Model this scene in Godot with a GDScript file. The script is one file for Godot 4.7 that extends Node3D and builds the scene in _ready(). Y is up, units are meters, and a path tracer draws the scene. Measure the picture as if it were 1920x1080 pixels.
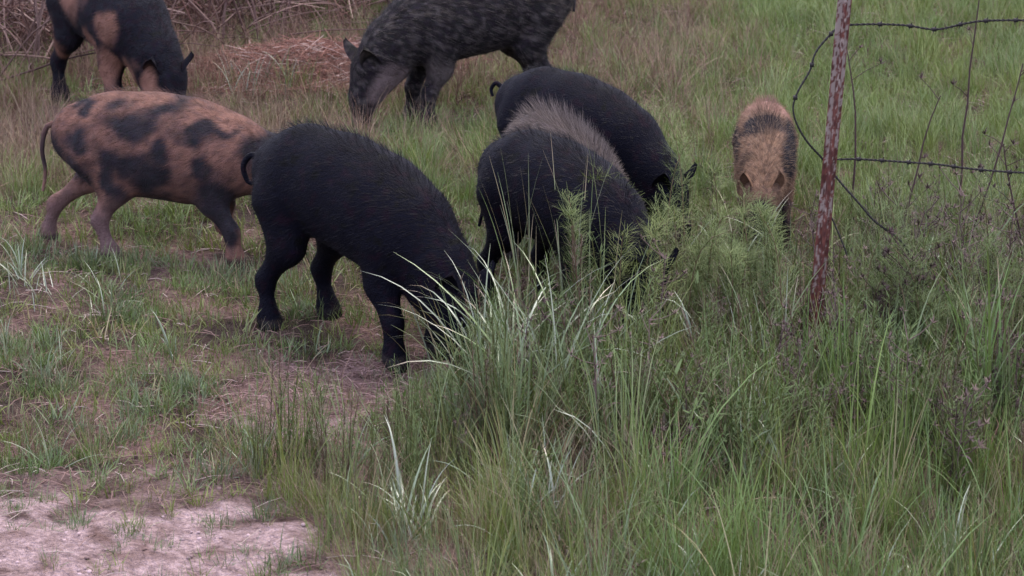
extends Node3D
# Wild pigs grazing beside a barbed wire fence, overcast evening.

var rng := RandomNumberGenerator.new()
var rough_noise := FastNoiseLite.new()
var fine_noise := FastNoiseLite.new()
var patch_noise := FastNoiseLite.new()
var pig_noise := FastNoiseLite.new()
var taken := {}
var M := {}
var pig_spots := []          # ground footprints of the pigs: [centre, heading, half length]

const TALL := [Vector2(-0.11, -9.80), Vector2(-0.18, -9.32), Vector2(-0.38, -9.02), Vector2(-0.62, -8.98), Vector2(-0.66, -8.72), Vector2(-0.51, -8.59), Vector2(-0.40, -8.19), Vector2(-0.36, -7.65), Vector2(-0.3, -6.5), Vector2(3.2, -6.5), Vector2(3.4, -10.6), Vector2(1.47, -11.07), Vector2(0.92, -11.13), Vector2(0.57, -11.25), Vector2(0.40, -10.46), Vector2(0.12, -9.95)]
const SAND := [Vector2(-3.4, -8.75), Vector2(-1.41, -8.66), Vector2(-1.02, -8.66), Vector2(-0.80, -8.58), Vector2(-0.53, -8.54), Vector2(-0.46, -8.33), Vector2(-0.46, -7.87), Vector2(-0.4, -6.4), Vector2(-3.4, -6.4)]
const BARE := [Vector2(-0.80, -9.36), Vector2(-0.64, -9.74), Vector2(-0.39, -9.96), Vector2(-0.14, -9.86), Vector2(-0.14, -9.66), Vector2(-0.27, -9.48), Vector2(-0.40, -9.26), Vector2(-0.46, -9.16), Vector2(-0.62, -9.18)]
const BRUSH := [Vector2(-3.4, -13.2), Vector2(-2.27, -13.25), Vector2(-1.53, -13.15), Vector2(-1.00, -13.54), Vector2(-0.51, -13.80), Vector2(-0.48, -14.84), Vector2(-0.62, -17.0), Vector2(-3.4, -17.0)]


func _ready() -> void:
	# camera, sky, light, exposure
	var cam := Camera3D.new()
	cam.name = "camera"
	cam.fov = 8.236
	cam.near = 0.1
	cam.far = 800.0
	cam.position = Vector3(0, 3.0, 0)
	cam.rotation_degrees = Vector3(-16.0, 0, 0)
	add_child(cam)
	cam.current = true
	var lens := CameraAttributesPhysical.new()
	lens.frustum_focal_length = 166.67
	lens.frustum_focus_distance = 10.2
	lens.frustum_near = 0.1
	lens.frustum_far = 800.0
	lens.exposure_aperture = 13.0
	cam.attributes = lens
	var sky_mat := ProceduralSkyMaterial.new()
	sky_mat.sky_top_color = Color(0.80, 0.82, 0.94)
	sky_mat.sky_horizon_color = Color(0.77, 0.78, 0.88)
	sky_mat.sky_curve = 0.25
	sky_mat.ground_bottom_color = Color(0.25, 0.25, 0.22)
	sky_mat.ground_horizon_color = Color(0.5, 0.5, 0.5)
	sky_mat.energy_multiplier = 1.0
	var sky := Sky.new()
	sky.sky_material = sky_mat
	var env := Environment.new()
	env.background_mode = Environment.BG_SKY
	env.sky = sky
	env.tonemap_mode = Environment.TONE_MAPPER_LINEAR
	env.tonemap_exposure = 3.35
	env.ambient_light_source = Environment.AMBIENT_SOURCE_SKY
	env.sdfgi_enabled = true
	env.ssao_enabled = true
	env.ssil_enabled = true
	var we := WorldEnvironment.new()
	we.name = "world_environment"
	we.environment = env
	add_child(we)
	var sun := DirectionalLight3D.new()
	sun.name = "sun"
	sun.light_energy = 0.4
	sun.light_angular_distance = 40.0
	sun.light_color = Color(1.0, 0.97, 0.95)
	sun.rotation_degrees = Vector3(-62, 155, 0)
	sun.shadow_enabled = true
	add_child(sun)

	rng.seed = 4711
	setup_noise()
	setup_materials()
	build_ground()
	build_pigs()
	build_fence()
	build_brush()
	build_grass()
	build_litter()
	build_plants()


# ---------------------------------------------------------------- helpers
func setup_noise() -> void:
	for e in [[rough_noise, 11, 0.9], [fine_noise, 12, 9.0], [patch_noise, 13, 2.6], [pig_noise, 14, 9.0]]:
		var n: FastNoiseLite = e[0]
		n.noise_type = FastNoiseLite.TYPE_SIMPLEX_SMOOTH
		n.seed = e[1]
		n.frequency = e[2]
		n.fractal_octaves = 2
		n.fractal_gain = 0.4


func numbered(called: String) -> String:
	var k: int = taken.get(called, 0)
	taken[called] = k + 1
	return called if k == 0 else "%s_%03d" % [called, k]


func thing(called: String, label: String, category: String, at: Vector3, group := "") -> Node3D:
	var o := Node3D.new()
	o.name = numbered(called)
	add_child(o)
	o.position = at
	o.set_meta("label", label)
	o.set_meta("category", category)
	if group != "":
		o.set_meta("group", group)
	return o


func part(called: String, mesh: Mesh, mat: Material, parent: Node3D) -> MeshInstance3D:
	var o := MeshInstance3D.new()
	o.name = called
	o.mesh = mesh
	o.material_override = null
	if mat != null:
		mesh.surface_set_material(0, mat)
	parent.add_child(o, true)
	return o


class Shape:
	var v := PackedVector3Array()
	var n := PackedVector3Array()
	var c := PackedColorArray()
	var i := PackedInt32Array()

	# commits the shape, every triangle wound clockwise as seen from the side its normals face
	func mesh() -> ArrayMesh:
		for t in range(0, i.size(), 3):
			var p := v[i[t]]
			if (v[i[t + 1]] - p).cross(v[i[t + 2]] - p).dot(n[i[t]] + n[i[t + 1]] + n[i[t + 2]]) > 0.0:
				var q := i[t + 1]
				i[t + 1] = i[t + 2]
				i[t + 2] = q
		var a := []
		a.resize(Mesh.ARRAY_MAX)
		a[Mesh.ARRAY_VERTEX] = v
		a[Mesh.ARRAY_NORMAL] = n
		if c.size() == v.size():
			a[Mesh.ARRAY_COLOR] = c
		a[Mesh.ARRAY_INDEX] = i
		var m := ArrayMesh.new()
		m.add_surface_from_arrays(Mesh.PRIMITIVE_TRIANGLES, a)
		return m

	func quad(p: int, q: int, r: int, s: int) -> void:
		i.append(p); i.append(q); i.append(r)
		i.append(p); i.append(r); i.append(s)

	# a tube along points with a radius at each
	func tube(pts: Array, radii: Array, col: Color, sides := 6) -> void:
		var first := v.size()
		var count := pts.size()
		var ref := Vector3(0.13, 0.2, 0.97)
		for k in count:
			var t: Vector3 = (pts[mini(k + 1, count - 1)] - pts[maxi(k - 1, 0)]).normalized()
			var a := t.cross(ref)
			if a.length() < 0.05:
				a = t.cross(Vector3.RIGHT)
			a = a.normalized()
			var b := t.cross(a)
			for s in sides:
				var w := TAU * s / sides
				var d := a * cos(w) + b * sin(w)
				v.append(pts[k] + d * radii[k])
				n.append(d)
				c.append(col)
		for k in count - 1:
			for s in sides:
				var p := first + k * sides + s
				var q := first + k * sides + (s + 1) % sides
				quad(p, q, q + sides, p + sides)
		for e in [0, count - 1]:
			var m := v.size()
			v.append(pts[e])
			n.append((pts[e] - pts[1 if e == 0 else count - 2]).normalized())
			c.append(col)
			for s in sides:
				i.append(m); i.append(first + e * sides + s); i.append(first + e * sides + (s + 1) % sides)

	# a grass blade: a tapering, arching, lightly folded strip
	func blade(root: Vector3, yaw: float, long: float, lean: float, bend: float, wide: float, col: Color, segs: int, twist: float, tip: Color, fold := 0.0) -> void:
		var out := Vector3(cos(yaw), 0, sin(yaw))
		var side0 := Vector3(-sin(yaw), 0, cos(yaw))
		var p := root
		var first := v.size()
		var across := 3 if fold > 0.0 else 2
		for k in segs + 1:
			var t := float(k) / segs
			var a := lean + bend * t * t
			var tang := out * sin(a) + Vector3.UP * cos(a)
			var up_side := out * cos(a) - Vector3.UP * sin(a)
			var tw := twist * t
			var side := side0 * cos(tw) + up_side * sin(tw)
			var nor := side.cross(tang).normalized()
			var w := wide * 0.5 * (0.55 + 0.9 * t if t < 0.5 else 1.0) * pow(maxf(1.0 - t, 0.0), 0.6) * (1.0 if k < segs else 0.0)
			w = maxf(w, 0.0002)
			var cc := col if t < 0.8 else tip
			if across == 3:
				for e in [-1.0, 0.0, 1.0]:
					v.append(p + side * w * e + nor * (fold * w * absf(e)))
					n.append((nor - side * e * fold).normalized())
					c.append(cc)
			else:
				v.append(p - side * w); n.append((nor - side * 0.35).normalized()); c.append(cc)
				v.append(p + side * w); n.append((nor + side * 0.35).normalized()); c.append(cc)
			p += tang * (long / segs)
		for k in segs:
			for e in across - 1:
				var q := first + k * across + e
				quad(q, q + 1, q + 1 + across, q + across)


func rnd(a: float, b: float) -> float:
	return rng.randf_range(a, b)


func ground_height(x: float, z: float) -> float:
	var h := 0.035 * rough_noise.get_noise_2d(x, z) + 0.012 * patch_noise.get_noise_2d(x * 2.0, z * 2.0)
	return h


func on_ground(x: float, z: float, lift := 0.0) -> Vector3:
	return Vector3(x, ground_height(x, z) + lift, z)


func inside(poly: Array, x: float, z: float, wobble := 0.1) -> bool:
	var w := Vector2(x + wobble * patch_noise.get_noise_2d(x * 1.7 + 40.0, z * 1.7), z + wobble * 1.5 * patch_noise.get_noise_2d(x * 1.7, z * 1.7 + 80.0))
	return Geometry2D.is_point_in_polygon(w, PackedVector2Array(poly))


func near_pig(x: float, z: float, margin: float) -> bool:
	for s in pig_spots:
		var d: Vector2 = Vector2(x, z) - s[0]
		var along := clampf(d.dot(s[1]), -s[2], s[2])
		if (d - s[1] * along).length() < margin:
			return true
	return false


# ---------------------------------------------------------------- materials
func noise_texture(seed_: int, freq: float, octaves: int, a: Color, b: Color, size := 512, normal := false) -> NoiseTexture2D:
	var n := FastNoiseLite.new()
	n.noise_type = FastNoiseLite.TYPE_SIMPLEX_SMOOTH
	n.seed = seed_
	n.frequency = freq
	n.fractal_octaves = octaves
	n.fractal_gain = 0.6
	var t := NoiseTexture2D.new()
	t.width = size
	t.height = size
	t.seamless = true
	t.noise = n
	if normal:
		t.as_normal_map = true
		t.bump_strength = 6.0
	else:
		var g := Gradient.new()
		g.set_color(0, a)
		g.set_color(1, b)
		t.color_ramp = g
	return t


func vertex_mat(rough: float, spec := 0.5) -> StandardMaterial3D:
	var m := StandardMaterial3D.new()
	m.vertex_color_use_as_albedo = true
	m.albedo_color = Color.WHITE
	m.roughness = rough
	m.metallic_specular = spec
	m.cull_mode = BaseMaterial3D.CULL_DISABLED
	return m


func setup_materials() -> void:
	var s := vertex_mat(0.95, 0.2)
	s.albedo_texture = noise_texture(3, 0.02, 5, Color(0.58, 0.56, 0.55), Color(1, 1, 1), 1024)
	s.uv1_triplanar = true
	s.uv1_world_triplanar = true
	s.uv1_scale = Vector3(1.7, 1.7, 1.7)
	s.heightmap_enabled = true
	s.heightmap_texture = noise_texture(5, 0.03, 5, Color.BLACK, Color.WHITE, 1024)
	s.heightmap_scale = 2.2
	M.soil = s
	var g := vertex_mat(0.5, 0.32)
	g.backlight_enabled = true
	g.backlight = Color(0.55, 0.6, 0.3)
	M.grass = g
	var leaf := vertex_mat(0.65, 0.2)
	leaf.backlight_enabled = true
	leaf.backlight = Color(0.5, 0.55, 0.3)
	M.leaf = leaf
	M.wet_grass = vertex_mat(0.26, 0.6)
	M.wet_grass.backlight_enabled = true
	M.wet_grass.backlight = Color(0.4, 0.45, 0.3)
	M.dry = vertex_mat(0.75, 0.3)
	var skin := vertex_mat(0.60, 0.15)
	skin.heightmap_enabled = true
	skin.heightmap_texture = noise_texture(8, 0.06, 4, Color.BLACK, Color.WHITE, 512)
	skin.heightmap_scale = 0.35
	skin.uv1_triplanar = true
	skin.uv1_scale = Vector3(5, 5, 5)
	M.skin = skin
	M.hair = vertex_mat(0.5, 0.13)
	var rust := StandardMaterial3D.new()
	rust.albedo_texture = flaked_paint()
	rust.roughness = 0.8
	rust.metallic_specular = 0.35
	rust.uv1_triplanar = true
	rust.uv1_scale = Vector3(4, 4, 4)
	rust.heightmap_enabled = true
	rust.heightmap_texture = noise_texture(21, 0.08, 3, Color.BLACK, Color.WHITE, 256)
	rust.heightmap_scale = 0.1
	M.rust = rust
	var wire := StandardMaterial3D.new()
	wire.albedo_color = Color(0.13, 0.11, 0.11)
	wire.roughness = 0.7
	wire.metallic = 0.3
	M.wire = wire
	var eye := StandardMaterial3D.new()
	eye.albedo_color = Color(0.05, 0.035, 0.03)
	eye.roughness = 0.1
	M.eye = eye


# old red post paint, worn through to pale bare metal in small flakes
func flaked_paint() -> ImageTexture:
	var size := 256
	var im := Image.create(size, size, false, Image.FORMAT_RGB8)
	var n := FastNoiseLite.new()
	n.seed = 77
	n.frequency = 0.045
	n.fractal_octaves = 4
	n.fractal_gain = 0.65
	var d := FastNoiseLite.new()
	d.seed = 78
	d.frequency = 0.02
	for y in size:
		for x in size:
			var f := n.get_noise_2d(x * 2.4, y * 1.1)
			var col := Color(0.27, 0.085, 0.09).lerp(Color(0.37, 0.14, 0.13), clampf(0.5 + d.get_noise_2d(x, y), 0, 1))
			if f > -0.02:
				col = col.lerp(Color(0.60, 0.50, 0.50), clampf((f + 0.02) * 5.0, 0.0, 0.85))
			if f < -0.3:
				col = Color(0.14, 0.06, 0.06)
			im.set_pixel(x, y, col)
	return ImageTexture.create_from_image(im)


# ---------------------------------------------------------------- ground
func soil_color(x: float, z: float) -> Color:
	var f := fine_noise.get_noise_2d(x, z)
	var f2 := fine_noise.get_noise_2d(x * 3.1 + 9.0, z * 3.1)
	var p := patch_noise.get_noise_2d(x, z)
	var dark := Color(0.085, 0.062, 0.052)
	var brown := Color(0.20, 0.13, 0.115)
	var pale := Color(0.56, 0.41, 0.415)
	var c := dark.lerp(brown, clampf(0.5 + p + 0.4 * f, 0, 1))
	if inside(SAND, x, z, 0.14):
		c = pale.lerp(brown * 1.2, clampf(0.16 + 1.2 * f + 0.6 * f2 + 0.7 * p, 0, 1))
	elif inside(BARE, x, z, 0.08):
		c = Color(0.34, 0.225, 0.215).lerp(brown, clampf(0.35 + f + 0.4 * f2, 0, 1))
		if Vector2((x + 0.50) / 0.14, (z + 9.22) / 0.11).length() < 1.0 + 0.7 * f:
			c = pale.lerp(c, clampf(0.25 + f2, 0, 1))
	elif z > -8.98 and x < -0.35:
		c = Color(0.30, 0.21, 0.20).lerp(brown * 0.8, clampf(0.45 + 1.2 * f + 0.5 * f2, 0, 1))
	elif p > 0.16 and z > -11.5 and x < 0.0:
		c = c.lerp(Color(0.26, 0.165, 0.15), clampf((p - 0.16) * 6.0, 0, 1))
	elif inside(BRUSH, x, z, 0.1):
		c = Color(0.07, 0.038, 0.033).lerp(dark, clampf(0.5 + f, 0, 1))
	return c


func axis_lines(from: float, to: float, step: float, reach: float) -> PackedFloat32Array:
	var a := PackedFloat32Array()
	var outer := []
	var d := step
	var x := 0.0
	while x < reach:
		d *= 1.6
		x += d
		outer.append(x)
	for k in range(outer.size() - 1, -1, -1):
		a.append(from - outer[k])
	var y := from
	while y < to + 0.001:
		a.append(y)
		y += step
	for o in outer:
		a.append(to + o)
	return a


func build_ground() -> void:
	var xs := axis_lines(-3.3, 3.3, 0.03, 250.0)
	var zs := axis_lines(-17.0, -6.6, 0.035, 250.0)
	var s := Shape.new()
	for z in zs:
		for x in xs:
			var near: bool = x > -3.4 and x < 3.4 and z > -17.1 and z < -6.5
			var y := ground_height(x, z)
			if near and inside(SAND, x, z, 0.14):
				y += 0.006 * fine_noise.get_noise_2d(x * 1.5, z * 1.5)
			s.v.append(Vector3(x, y, z))
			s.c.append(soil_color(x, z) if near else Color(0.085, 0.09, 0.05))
			var e := 0.03
			s.n.append(Vector3(ground_height(x - e, z) - ground_height(x + e, z), 2 * e, ground_height(x, z - e) - ground_height(x, z + e)).normalized())
	var w := xs.size()
	for r in zs.size() - 1:
		for k in w - 1:
			s.quad(r * w + k, r * w + k + 1, (r + 1) * w + k + 1, (r + 1) * w + k)
	var o := part("ground", s.mesh(), M.soil, self)
	o.set_meta("kind", "structure")
	o.set_meta("label", "pinkish sandy soil of the pasture showing between the grass")


# ---------------------------------------------------------------- pigs
# Bones are [a, b, radius a, radius b, lateral squeeze]; their smooth union is meshed as surface nets.
func grow(bones: Array, cell: float, k: float) -> Shape:
	var lo := Vector3(9, 9, 9)
	var hi := Vector3(-9, -9, -9)
	for b in bones:
		var r: float = maxf(b[2], b[3]) + 0.03
		for e in [b[0], b[1]]:
			lo = lo.min(e - Vector3(r, r, r))
			hi = hi.max(e + Vector3(r, r, r))
	var nx := int((hi.x - lo.x) / cell) + 2
	var ny := int((hi.y - lo.y) / cell) + 2
	var nz := int((hi.z - lo.z) / cell) + 2
	var f := PackedFloat32Array()
	f.resize(nx * ny * nz)
	var sy := nx
	var sz := nx * ny
	for b in bones:
		var a: Vector3 = b[0]
		var ba: Vector3 = b[1] - a
		var ra: float = b[2]
		var dr: float = b[3] - ra
		var kz: float = b[4]
		var inv := 1.0 / maxf(ba.length_squared(), 1e-8)
		var pad: float = maxf(b[2], b[3]) + 0.045
		var l: Vector3 = (a.min(b[1]) - Vector3(pad, pad, pad) - lo) / cell
		var h: Vector3 = (a.max(b[1]) + Vector3(pad, pad, pad) - lo) / cell
		for iz in range(maxi(int(l.z), 0), mini(int(h.z) + 1, nz)):
			for iy in range(maxi(int(l.y), 0), mini(int(h.y) + 1, ny)):
				var at := iz * sz + iy * sy
				for ix in range(maxi(int(l.x), 0), mini(int(h.x) + 1, nx)):
					var p := lo + Vector3(ix, iy, iz) * cell - a
					var t := clampf(p.dot(ba) * inv, 0.0, 1.0)
					p -= ba * t
					p.z *= kz
					var d := p.length() - ra - dr * t
					if d < 0.06:
						f[at + ix] += exp(-k * d)
	for j in f.size():
		f[j] = log(maxf(f[j], 1e-5))
	var s := Shape.new()
	var index := PackedInt32Array()
	index.resize(f.size())
	index.fill(-1)
	var corner := [0, 1, sy, sy + 1, sz, sz + 1, sz + sy, sz + sy + 1]
	var edges := [[0, 1], [2, 3], [4, 5], [6, 7], [0, 2], [1, 3], [4, 6], [5, 7], [0, 4], [1, 5], [2, 6], [3, 7]]
	var places := []
	for c in 8:
		places.append(Vector3(c & 1, (c >> 1) & 1, (c >> 2) & 1))
	var limit := k * cell * 2.2
	for iz in nz - 1:
		for iy in ny - 1:
			var row := iz * sz + iy * sy
			for ix in nx - 1:
				var j := row + ix
				if absf(f[j]) > limit:
					continue
				var vals := [0.0, 0.0, 0.0, 0.0, 0.0, 0.0, 0.0, 0.0]
				var n_in := 0
				for c in 8:
					vals[c] = f[j + corner[c]]
					if vals[c] > 0.0:
						n_in += 1
				if n_in == 0 or n_in == 8:
					continue
				var sum := Vector3.ZERO
				var cnt := 0
				for e in edges:
					var v0: float = vals[e[0]]
					var v1: float = vals[e[1]]
					if (v0 > 0.0) != (v1 > 0.0):
						sum += places[e[0]].lerp(places[e[1]], v0 / (v0 - v1))
						cnt += 1
				index[j] = s.v.size()
				s.v.append(lo + (Vector3(ix, iy, iz) + sum / cnt) * cell)
				var g := Vector3(vals[1] + vals[3] + vals[5] + vals[7] - vals[0] - vals[2] - vals[4] - vals[6], vals[2] + vals[3] + vals[6] + vals[7] - vals[0] - vals[1] - vals[4] - vals[5], vals[4] + vals[5] + vals[6] + vals[7] - vals[0] - vals[1] - vals[2] - vals[3])
				s.n.append(-g.normalized())
	for iz in range(1, nz - 1):
		for iy in range(1, ny - 1):
			for ix in range(1, nx - 1):
				var j := iz * sz + iy * sy + ix
				if index[j] < 0:
					continue
				var in0 := f[j] > 0.0
				for step in [[1, sy, sz], [sy, sz, 1], [sz, 1, sy]]:
					if in0 == (f[j + step[0]] > 0.0):
						continue
					var a0 := index[j]
					var a1 := index[j - step[1]]
					var a2 := index[j - step[1] - step[2]]
					var a3 := index[j - step[2]]
					if a1 < 0 or a2 < 0 or a3 < 0:
						continue
					var face := (s.v[a1] - s.v[a0]).cross(s.v[a2] - s.v[a0])
					if face.dot(s.n[a0] + s.n[a2]) > 0.0:
						s.quad(a0, a3, a2, a1)
					else:
						s.quad(a0, a1, a2, a3)
	return s


# a cupped ear with thickness, added to the body's surface
func add_ear(s: Shape, base: Vector3, tip: Vector3, facing: Vector3, wide: float) -> void:
	var axis := tip - base
	var side := axis.cross(facing).normalized()
	var nor := side.cross(axis).normalized()
	if nor.dot(facing) < 0.0:
		nor = -nor
	for layer in [1.0, -1.0]:
		var first := s.v.size()
		for r in 7:
			var t := r / 6.0
			var w := wide * 0.5 * sqrt(maxf(sin(PI * (0.18 + 0.82 * t)), 0.0)) * (1.0 - 0.35 * t)
			for q in 5:
				var u := q / 2.0 - 1.0
				var cup := 0.35 * wide * (u * u - 0.5) * (1.0 - 0.5 * t)
				s.v.append(base + axis * t + side * (w * u) + nor * (cup + layer * 0.003 * (1.0 - u * u * 0.9)) - nor * (0.25 * axis.length() * t * t))
				s.n.append((nor * layer - side * layer * u * 0.6).normalized())
		for r in 6:
			for q in 4:
				var a := first + r * 5 + q
				if layer > 0.0:
					s.quad(a, a + 1, a + 6, a + 5)
				else:
					s.quad(a, a + 5, a + 6, a + 1)


func add_tail(s: Shape, pts: Array, thick: float) -> void:
	var curve := Curve3D.new()
	for k in pts.size():
		var d: Vector3 = (pts[mini(k + 1, pts.size() - 1)] - pts[maxi(k - 1, 0)]) / 6.0
		curve.add_point(pts[k], -d, d)
	var line := []
	var radii := []
	for k in 17:
		line.append(curve.sample_baked(curve.get_baked_length() * k / 16.0, true))
		radii.append(lerpf(thick, thick * 0.45, k / 16.0))
	var t := Shape.new()
	t.tube(line, radii, Color.WHITE, 7)
	var first := s.v.size()
	s.v.append_array(t.v)
	s.n.append_array(t.n)
	for q in t.i:
		s.i.append(q + first)


func pig_color(p: Vector3, d: Dictionary) -> Color:
	var w := Vector3(pig_noise.get_noise_3d(p.x, p.y, p.z), pig_noise.get_noise_3d(p.x + 5.0, p.y, p.z), 0) * 0.035
	var c: Color = d.base
	var grain := 1.0 + 0.35 * pig_noise.get_noise_3d(p.x * 3.0, p.y * 3.0, p.z * 3.0)
	var q := p + w
	var soft: float = d.get("soft", 0.28)
	if d.has("mottle"):
		c = c.lerp(d.mottle, smoothstep(-0.05, 0.45, pig_noise.get_noise_3d(p.x * 3.0 + 17.0, p.y * 5.0, p.z * 5.0)))
	for sp in d.get("spots", []):
		var e: Vector3 = (q - sp[0]) / sp[1]
		var m := smoothstep(1.0 + soft, 1.0 - soft, e.length())
		if m > 0.0:
			c = c.lerp(sp[2], m)
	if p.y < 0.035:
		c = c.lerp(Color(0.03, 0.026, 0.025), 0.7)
	c = c * grain
	c.a = 1.0
	return c


func make_pig(label: String, at: Vector3, yaw: float, size: float, d: Dictionary) -> Node3D:
	var o := thing("wild_pig", label, "pig", at, "wild pigs grazing by the fence")
	o.rotation.y = yaw
	o.scale = Vector3.ONE * size
	var head2 := Vector2(cos(yaw), -sin(yaw))
	pig_spots.append([Vector2(at.x, at.z) + head2 * 0.06 * size, head2, 0.30 * size])
	var T: Array = d.get("torso", [Vector3(-0.255, 0.372, 0.090), Vector3(-0.16, 0.375, 0.122), Vector3(-0.03, 0.362, 0.136), Vector3(0.09, 0.345, 0.132), Vector3(0.195, 0.330, 0.110)])
	var bones := []
	for k in T.size() - 1:
		bones.append([Vector3(T[k].x, T[k].y, 0), Vector3(T[k + 1].x, T[k + 1].y, 0), T[k].z, T[k + 1].z, 1.12])
	var Hd: Array = d.get("head", [Vector3(0.30, 0.265, 0), Vector3(0.355, 0.205, 0), Vector3(0.40, 0.11, 0), Vector3(0.415, 0.035, 0)])
	var last: Vector3 = T[T.size() - 1]
	bones.append([Vector3(last.x, last.y, 0), Hd[0], 0.098, 0.078, 1.12])
	bones.append([Hd[0], Hd[1], 0.078, 0.066, 1.05])
	bones.append([Hd[1], Hd[2], 0.058, 0.039, 1.0])
	bones.append([Hd[2], Hd[3], 0.036, 0.029, 1.0])
	# jowl
	bones.append([Hd[0].lerp(Hd[1], 0.5) + Vector3(-0.03, -0.03, 0), Hd[1].lerp(Hd[2], 0.45) + Vector3(-0.025, -0.01, 0), 0.058, 0.038, 0.95])
	var feet: Array = d.get("feet", [Vector3(-0.235, 0, 0.085), Vector3(-0.20, 0, -0.085), Vector3(0.185, 0, 0.075), Vector3(0.215, 0, -0.075)])
	for k in 4:
		var ft: Vector3 = feet[k]
		var sd := 1.0 if k % 2 == 0 else -1.0
		if k < 2:
			var hip := Vector3(-0.195, 0.325, 0.062 * sd)
			var knee := Vector3(lerpf(-0.165, ft.x + 0.06, 0.45), 0.225 + ft.y * 0.4, 0.075 * sd)
			var hock := Vector3(lerpf(-0.235, ft.x - 0.015, 0.75), 0.128 + ft.y * 0.8, lerpf(0.075 * sd, ft.z, 0.7))
			bones.append([hip, knee, 0.078, 0.042, 1.15])
			bones.append([knee, hock, 0.037, 0.0175, 1.05])
			bones.append([hock, ft + Vector3(0.0, 0.035, 0), 0.0165, 0.0140, 1.0])
		else:
			var sho := Vector3(0.165, 0.285, 0.060 * sd)
			var elb := Vector3(lerpf(0.145, ft.x, 0.25), 0.195 + ft.y * 0.5, 0.068 * sd)
			var wrist := Vector3(lerpf(0.165, ft.x + 0.012, 0.75), 0.108 + ft.y * 0.9, lerpf(0.07 * sd, ft.z, 0.7))
			bones.append([sho, elb, 0.060, 0.034, 1.12])
			bones.append([elb, wrist, 0.030, 0.0175, 1.0])
			bones.append([wrist, ft + Vector3(0.0, 0.035, 0), 0.0165, 0.0140, 1.0])
		bones.append([ft + Vector3(0.0, 0.03, 0), ft + Vector3(0.016, 0.012, 0.011), 0.012, 0.0115, 1.0])
		bones.append([ft + Vector3(0.0, 0.03, 0), ft + Vector3(0.016, 0.012, -0.011), 0.012, 0.0115, 1.0])
	var s := grow(bones, 0.0105, 62.0)
	var count := s.v.size()
	var ears: Array = d.get("ears", [])
	if ears.is_empty():
		var fwd: Vector3 = (Hd[2] - Hd[1]).normalized()
		var up := Vector3(fwd.y, -fwd.x, 0).normalized()
		if up.x < 0.0 and up.y < 0.0:
			up = -up
		var root: Vector3 = Hd[0].lerp(Hd[1], 0.75) + up * 0.042
		for sd in [1.0, -1.0]:
			ears.append([root + Vector3(0, 0, 0.045 * sd), root + up * 0.062 - fwd * 0.02 + Vector3(0.0, 0, 0.078 * sd), fwd + Vector3(0, 0, 0.7 * sd)])
	for e in ears:
		add_ear(s, e[0], e[1], e[2], d.get("ear_width", 0.062))
	add_tail(s, d.get("tail", [Vector3(-0.335, 0.40, 0), Vector3(-0.365, 0.385, 0.004), Vector3(-0.378, 0.32, 0.010), Vector3(-0.372, 0.25, 0.004), Vector3(-0.380, 0.19, 0.012)]), 0.0095)
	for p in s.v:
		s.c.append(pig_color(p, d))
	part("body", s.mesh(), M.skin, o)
	# eyes
	for sd in [1.0, -1.0]:
		var ball := SphereMesh.new()
		ball.radius = 0.0085
		ball.height = 0.017
		ball.radial_segments = 12
		ball.rings = 6
		var fw: Vector3 = (Hd[2] - Hd[1]).normalized()
		var front := Vector3(-fw.y, fw.x, 0)
		var eye := part("eye", ball, M.eye, o)
		eye.position = Hd[1].lerp(Hd[2], 0.30) + front * 0.030 + Vector3(0, 0, 0.047 * sd)
	# bristles: short hairs combed back over the skin
	var n: int = d.get("hairs", 11000)
	var mm := MultiMesh.new()
	mm.transform_format = MultiMesh.TRANSFORM_3D
	mm.use_colors = true
	mm.mesh = M.hair_mesh
	mm.instance_count = n
	var long: float = d.get("hair_length", 0.024)
	var lift: float = d.get("hair_lift", 0.32)
	var ridge: float = d.get("ridge", 0.012)
	var tone: Color = d.get("hair_tone", Color(1.5, 1.45, 1.4))
	var tone_amount: float = d.get("hair_tone_amount", 0.3)
	for k in n:
		var j := rng.randi_range(0, count - 1)
		var nor := s.n[j]
		var p := s.v[j]
		var tx := nor.cross(Vector3(0.3, 0.9, 0.2)).normalized()
		var ty := nor.cross(tx)
		p += tx * rnd(-0.008, 0.008) + ty * rnd(-0.008, 0.008) - nor * 0.001
		var comb := Vector3(-1.0, -0.45, rnd(-0.35, 0.35))
		var dir := comb - nor * comb.dot(nor)
		var top := clampf((nor.y - 0.55) * 2.4, 0.0, 1.0) * smoothstep(0.06, 0.02, absf(p.z))
		var l := long * rnd(0.55, 1.25)
		if p.y < 0.2:
			l *= 0.5
		l += ridge * top * rnd(0.5, 1.6)
		var up: float = lift * rnd(0.5, 1.6) + top * d.get("ridge_lift", 0.5)
		dir = (dir.normalized() + nor * up).normalized()
		var side := dir.cross(nor)
		if side.length() < 0.01:
			side = dir.cross(Vector3(0.3, 0.2, 0.9))
		side = side.normalized()
		mm.set_instance_transform(k, Transform3D(Basis(side * 0.0009, dir * l, side.cross(dir) * l), p))
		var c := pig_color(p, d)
		var clump := smoothstep(-0.1, 0.5, pig_noise.get_noise_3d(p.x * 2.0 + 30.0, p.y * 4.0, p.z * 4.0)) if d.get("brindle", false) else 1.0
		if rng.randf() < tone_amount * clump:
			c = c.lerp(tone, rnd(0.4, 1.0)) if tone.r < 1.0 else c * tone
		c = c * rnd(0.75, 1.3)
		c.a = 1.0
		mm.set_instance_color(k, c)
	var h := MultiMeshInstance3D.new()
	h.name = "bristles"
	h.multimesh = mm
	h.set_meta("kind", "stuff")
	o.add_child(h)
	return o


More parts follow.
